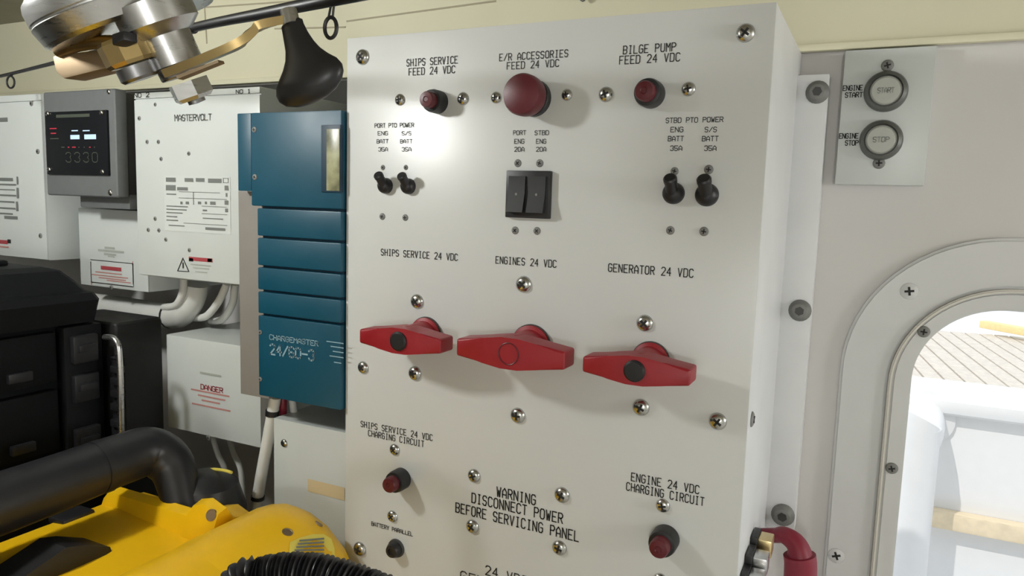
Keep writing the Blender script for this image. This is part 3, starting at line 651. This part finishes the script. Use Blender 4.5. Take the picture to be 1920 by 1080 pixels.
# black cap behind the socket
lathe('motor_cap', (-0.600, -0.026, 1.02), (0, 0, 1), [(0.040, 0), (0.041, 0.10), (0.040, 0.155), (0.032, 0.182), (0.018, 0.193), (0, 0.196)], 'black', vac, 32)
tube('yellow_stripe', [at(383, 882, y=-0.012), at(400, 880, y=-0.016), at(420, 882, y=-0.02), at(434, 886, y=-0.022)], 0.0016, 'sticker', vac, 8)
# rocker switch
sp = at(90, 1045, z=1.19)
sw = loft('switch', [[(sp.x - 0.020, sp.y + t, 1.178), (sp.x - 0.020, sp.y + t, 1.186 + a), (sp.x + 0.016, sp.y + t, 1.186 + a), (sp.x + 0.020, sp.y + t, 1.176)] for t, a in ((-0.13, 0.002), (-0.03, 0.004), (0.006, 0.014), (0.02, 0.010), (0.045, -0.002))], 'black', vac, 0.4)
# screw wells and sticker on the rail
bpy.context.view_layer.update(); DG = bpy.context.evaluated_depsgraph_get()
def surface(px, py):
    """the point and normal of the vacuum's shell along a sight line"""
    ok, loc, n, *_ = S.ray_cast(DG, CAM, (AX @ Vector((px - 960.0, py - 540.0, F))).normalized())
    return loc, n
for px, py, r in ((396, 966, 0.0055), (539, 998, 0.0050), (598, 982, 0.0042)):
    p, n = surface(px, py)
    lathe('screw_well', p - n * 0.006, n, [(r, 0), (r, 0.0066), (r * 0.86, 0.0066), (r * 0.8, 0.0062), (0, 0.0062)], 'golddk', vac, 20)
corners = [(543, 1018), (560, 1010), (585, 1003), (606, 1003), (620, 1012), (626, 1030), (626, 1062), (540, 1062)]
pn = [surface(*c) for c in corners]; nst = sum((q[1] for q in pn), Vector()).normalized(); c0 = sum((q[0] for q in pn), Vector()) / len(pn)
st = prism('warning_sticker', [q[0] + q[1] * 0.0006 for q in pn], nst * 0.0006, 'sticker', vac)
for k in range(6):
    a = surface(560 - k * 3, 1014 + k * 6)[0]; b = surface(606, 1010 + k * 7)[0]; e = (surface(560 - k * 3, 1017 + k * 6)[0] - a)
    prism('sticker_print', [a + nst * 0.0012, b + nst * 0.0012, b + e + nst * 0.0012, a + e + nst * 0.0012], nst * 0.0003, 'inkgrey', st)

# ribbed hose in the foreground
hp = smooth_path([Vector((-0.36, -0.38, 0.716)), Vector((-0.355, -0.31, 0.75)), Vector((-0.350, -0.275, 0.90)), Vector((-0.346, -0.262, 1.10)), Vector((-0.343, -0.252, 1.20)),
                  at(445, 1106, y=-0.24), at(490, 1086, y=-0.232), at(545, 1077, y=-0.225), at(610, 1083, y=-0.218), at(680, 1106, y=-0.212), at(735, 1140, y=-0.21),
                  Vector((-0.226, -0.21, 1.22)), Vector((-0.215, -0.21, 1.10)), Vector((-0.21, -0.215, 0.95)), Vector((-0.205, -0.23, 0.80)), Vector((-0.19, -0.29, 0.716)), Vector((-0.15, -0.42, 0.714))], 26)
bm = bmesh.new(); seg = 26
rr = [0.0118 + 0.0016 * math.sin(i * 1.9) for i in range(len(hp))]
bm_tube(bm, hp, rr, seg)
hose = tag(finish('ribbed_hose', bm, 'rubber', None, angle=1.4), 'black ribbed vacuum hose arching across the bottom edge', 'hose')

# ------------------------------------------------------------------ fishing reel and rods under the ceiling
RC = at(234, 8, y=-0.245)                                        # middle of the reel's side plate
axd = Vector((0.05, 0.02, -1.0)); 
tip = at(352, 150, y=-0.25); top_s = at(308, 60, y=-0.25)
axd = (tip - top_s).normalized()
toc = (CAM - RC).normalized(); axd = (axd - toc * (axd.dot(toc) - 0.10)).normalized()
d_, u_, v_ = basis(axd)
reel = thing('fishing_reel', RC, 'silver and gold fishing reel with black handle knob hanging at the top left', 'fishing reel')
R_ = 0.0525
lathe('side_plate', RC - axd * 0.012, axd, [(R_ * 0.80, -0.009), (R_ * 0.86, -0.006), (R_ * 0.98, 0.0), (R_, 0.003), (R_, 0.0105), (R_ * 0.985, 0.0112), (R_ * 0.985, 0.0120), (R_, 0.0128), (R_ * 0.95, 0.0225), (R_ * 0.90, 0.0245), (R_ * 0.4, 0.0255), (0, 0.0255)], 'alu', reel, 64, 0.35)
lathe('spool_rim', RC - axd * 0.040, axd, [(R_ * 0.5, -0.006), (R_ * 0.80, 0.0), (R_ * 0.84, 0.008), (R_ * 0.80, 0.018), (R_ * 0.6, 0.022)], 'gold', reel, 64, 0.4)
# crank boss, shaft, arm and knob
sb = top_s
lathe('gear_boss', sb - axd * 0.016, axd, [(0.0215, 0), (0.0215, 0.012), (0.0165, 0.0165), (0.0140, 0.018), (0.0140, 0.0)], 'alu', reel, 40, 0.4)
sh = lathe('crank_shaft', sb - axd * 0.002, axd, [(0.0135, 0), (0.0135, 0.020), (0.0120, 0.0205), (0.0, 0.0205)], 'alu', reel, 40, 0.4)
lathe('knurled_collar', sb + axd * 0.0185, axd, [(0.0128, 0), (0.0132, 0.001), (0.0132, 0.0058), (0.0125, 0.0066), (0, 0.0066)], 'aludk', sh, 40, 0.4)
lathe('end_nut', sb + axd * 0.0285, axd, [(0.0118, 0), (0.0118, 0.0085), (0.0095, 0.0105), (0.0, 0.0105)], 'alu', sh, 6, 0.3)
lathe('nut_screw', sb + axd * 0.039, axd, [(0.005, 0), (0.005, 0.002), (0.0, 0.0025)], 'aludk', sh, 18)
def bar(name, pts, wid, th, m, parent, up):
    """flat bar along a path; wide across, thin along up"""
    q = smooth_path(pts, 5); secs = []
    for i, p in enumerate(q):
        a = q[max(i - 1, 0)]; b = q[min(i + 1, len(q) - 1)]; d = (b - a).normalized(); s = d.cross(Vector(up)).normalized(); n = s.cross(d).normalized()
        secs.append([p + s * wid + n * th, p - s * wid + n * th, p - s * wid - n * th, p + s * wid - n * th])
    return loft(name, secs, m, parent, 0.4)
a0 = at(322, 134, y=-0.255); a1 = at(395, 105, y=-0.250); a2 = at(450, 80, y=-0.245); a3 = at(487, 48, y=-0.238); a4 = at(548, 34, y=-0.232)
bar('crank_arm', [a0, a1, a2, a3, a4], 0.0085, 0.0022, 'gold', reel, -axd)
prism('arm_latch', [at(330, 142, y=-0.262), at(408, 112, y=-0.262), at(410, 117, y=-0.262), at(332, 148, y=-0.262)], (0, 0.004, 0), 'golddk', reel)
# paddle knob
kb = at(546, 40, y=-0.236); ke = at(586, 192, y=-0.236); kd = (ke - kb).normalized(); ks = Vector((1, 0.12, 0)); ks = (ks - kd * ks.dot(kd)).normalized(); kn = kd.cross(ks)
Lk = (ke - kb).length; px_m = (kb - CAM).length / F * 0.985
prof = [(0.00, 17, 6), (0.03, 22, 8), (0.08, 22, 9), (0.2, 25, 10), (0.32, 29, 12), (0.43, 36, 15), (0.53, 47, 18), (0.62, 60, 21), (0.70, 68, 23), (0.78, 69, 24), (0.86, 64, 23), (0.93, 52, 19), (0.98, 33, 13), (1.0, 12, 6)]
cen = [0, 0, 0, 2, 6, 9, 11, 12, 9, 6, 3, 0, 0, 0]
secs = []
for (t, a, b), cc in zip(prof, cen):
    c = kb + kd * (Lk * t) + ks * (cc * px_m * 0.6)
    secs.append([c + ks * (a * px_m * math.cos(2 * math.pi * k / 28)) + kn * (b * px_m * 1.0 * math.sin(2 * math.pi * k / 28)) for k in range(28)])
loft('handle_knob', secs, 'rubber', reel, 1.2)
lathe('knob_pin', kb - kd * 0.006, kd, [(0.0045, 0), (0.0045, 0.008), (0.0, 0.008)], 'alu', reel, 20)
# drag lever with gold knob
g0 = at(238, 84, y=-0.262); 
dk = lathe('drag_knob', g0 - axd * 0.004, axd, [(0.0145, 0), (0.0155, 0.002), (0.0155, 0.0125), (0.0140, 0.0145), (0.0, 0.0145)], 'gold', reel, 10, 0.3)
lathe('click_dial', g0 + axd * 0.0115, axd, [(0.0120, 0), (0.0120, 0.0065), (0.0105, 0.008), (0.0, 0.008)], 'aludk', dk, 40)
lv = [at(96, 104, y=-0.262), at(182, 92, y=-0.262), at(196, 100, y=-0.262), at(200, 128, y=-0.262), at(118, 148, y=-0.262), at(104, 136, y=-0.262)]
prism('drag_lever', lv, (0.004, 0.012, 0), 'golddk', reel, 0.002)
tube('lever_link', [at(110, 96, y=-0.262), at(150, 84, y=-0.262), at(200, 78, y=-0.262), at(232, 82, y=-0.262)], 0.0038, 'gold', reel, 12)
q0 = at(208, 64, y=-0.278); prism('lock_tab', [q0, q0 + Vector((0.007, 0.002, 0.002)), q0 + Vector((0.0075, 0.002, -0.003)), q0 + Vector((0.0005, 0, -0.006))], (0.001, 0.008, 0), 'black', reel, 0.001)
# reel foot up to the ceiling
box('reel_foot', RC.x - 0.03, RC.x + 0.03, RC.y + 0.0, RC.y + 0.02, RC.z + 0.02, CZ - 0.0005, 'gold', reel, 0.002)

rod_pts = [at(-120, 170, z=1.632), at(0, 143, z=1.630), at(90, 121, z=1.629), at(345, 56, z=1.627), at(500, 24, z=1.627), at(640, -4, z=1.628), at(760, -28, z=1.628)]
rod = thing('fishing_rod', rod_pts[3], 'black fishing rod with ring guides hung at the top in front of the cream wall', 'fishing rod')
tube('blank', rod_pts, [0.0014, 0.0018, 0.0020, 0.0034, 0.0040, 0.0044, 0.0046], 'black', rod, 14)
lathe('ferrule', at(352, 54, z=1.627), rod_pts[4] - rod_pts[3], [(0.0046, 0), (0.0046, 0.008), (0.0, 0.008)], 'rubber', rod, 16)
def guide(c_px, r_px, top_px, z, tilt, rp=1.0, thick=0.0013):
    tp = at(*top_px, z=z); y = tp.y; c = at(*c_px, y=y); k = (c - CAM).length / F
    u = Vector((math.cos(tilt), math.sin(tilt), 0)); r = r_px * k
    pts = [c + u * (r * math.cos(t * math.pi / 14)) + Vector((0, 0, 1)) * (r * rp * math.sin(t * math.pi / 14)) for t in range(28)]
    g = tube('guide_ring', pts, thick, 'black', rod, 8, closed=True, sm=0)
    tube('guide_leg', [tp, c + Vector((0, 0, r * rp)) - u * r * 0.35], thick * 0.6, 'black', g, 8, sm=2)
    tube('guide_leg', [tp + u * 0.002, c + Vector((0, 0, r * rp)) + u * r * 0.35], thick * 0.6, 'black', g, 8, sm=2)
guide((620, 52), 12, (622, 2), 1.627, 0.1, 1.45); guide((20, 154), 8, (22, 139), 1.629, 0.1, 1.1, 0.0011)
h3 = at(1093, 1, y=UY - 0.008)
hk = tag(tube('eye_hook', [Vector((h3.x - 0.004, UY, h3.z + 0.012)), h3 + Vector((-0.005, 0, 0.006)), h3, h3 + Vector((0.005, 0, 0.006)), Vector((h3.x + 0.004, UY, h3.z + 0.012))], 0.0014, 'aludk', None, 10), 'small metal eye on the cream upper wall above the panel', 'hook')
tube('hanger_strap', [rod_pts[6] + Vector((0, 0, -0.003)), Vector((rod_pts[6].x, rod_pts[6].y, CZ - 0.001))], 0.004, 'black', rod, 10, sm=1)

# ------------------------------------------------------------------ outside the hatch
OY = 0.95
bw_t = P(1830, 762, OY).z
bul = thing('bulwark', (0.9, OY, 0.2), 'white deck bulwark seen through the hatch with pale wooden strip', 'bulwark')
bx0 = P(1640, 800, OY).x
box('bulwark_wall', bx0 - 1.2, 3.2, OY, OY + 0.10, 0.2, bw_t - 0.005, 'hull', bul, 0.004)
box('cap_rail', bx0 - 1.2, 3.2, OY - 0.02, OY + 0.16, bw_t - 0.02, bw_t + 0.012, 'hull', bul, 0.012, 3)
s0 = P(1726, 968, OY - 0.02); szt = P(1730, 952, OY - 0.02).z; szb = P(1730, 984, OY - 0.02).z
box('rubbing_strip', s0.x, 3.2, OY - 0.025, OY - 0.0005, szb, szt, 'teak', bul, 0.004)
struct(box('floor_deck', -0.6, 3.2, WY + 0.06, OY, 0.16, 0.2, 'hull'), 'white side deck outside the hatch')
py_ = OY - 0.10; pc = P(1712, 900, py_); pr_ = 32 * (pc - CAM).length / F
pt = P(1715, 812, py_).z
rail_o = thing('handrail_pipe', (pc.x, py_, 0.2), 'white vertical handrail pipe outside the hatch with round flange', 'handrail')
tube('pipe', [(pc.x, py_, 0.2), (pc.x, py_, pt - 0.05), (pc.x + 0.002, py_ + 0.004, pt - 0.015), (pc.x + 0.008, py_ + 0.03, pt + 0.004), (pc.x + 0.012, OY - 0.004, pt + 0.006)], pr_, 'hull', rail_o, 28, sm=5)
lathe('flange', (pc.x + 0.012, OY - 0.0005, pt + 0.006), (0, -1, 0), [(pr_ * 1.5, 0), (pr_ * 1.5, 0.006), (pr_, 0.008)], 'hull', rail_o, 32)
for a in (0.4, 2.2, -0.9): put('screw', SCREWDK, (pc.x + 0.012 + pr_ * 1.3 * math.cos(a), OY - 0.006, pt + 0.006 + pr_ * 1.3 * math.sin(a)), rail_o, scale=0.006)
# dock of planks beyond
DZ = 0.55
d0 = at(1735, 720, z=DZ); d1 = at(1920, 640, z=DZ)
dock = thing('dock', (d0.x + 1.0, d0.y + 1.0, -0.2), 'sunlit plank dock beyond the white bulwark', 'dock')
pa_ = at(1800, 640, z=DZ); pb_ = at(1900, 712, z=DZ); dirp = (pb_ - pa_); dirp.z = 0; dirp.normalize(); nrm = Vector((-dirp.y, dirp.x, 0))
if nrm.y < 0: nrm = -nrm
ang = math.atan2(dirp.y, dirp.x); wpl = 0.105
bm = bmesh.new(); bm_box(bm, -1.6, 1.6, -wpl / 2 + 0.006, wpl / 2 - 0.006, -0.03, 0, 0.004)
pme = bpy.data.meshes.new('plank'); bm.to_mesh(pme); bm.free(); pme.materials.append(M['plank'])
base = at(1830, 690, z=DZ)
e0 = at(1836, 601, z=DZ + 0.1); e1 = at(1990, 628, z=DZ + 0.1); ed = (e1 - e0).normalized(); en = Vector((-ed.y, ed.x, 0)) * 0.09
prism('curb', [e0, e1, e1 + en, e0 + en], (0, 0, -0.06), 'curb', dock, 0.01)
for k in range(-8, 19):
    c = base + nrm * (k * wpl)
    if c.y - 1.6 * abs(dirp.y) < OY + 0.2: c = c + dirp * (0.0)
    put('plank', pme, Vector((c.x, c.y, DZ)), dock, rot=(0, 0, ang))
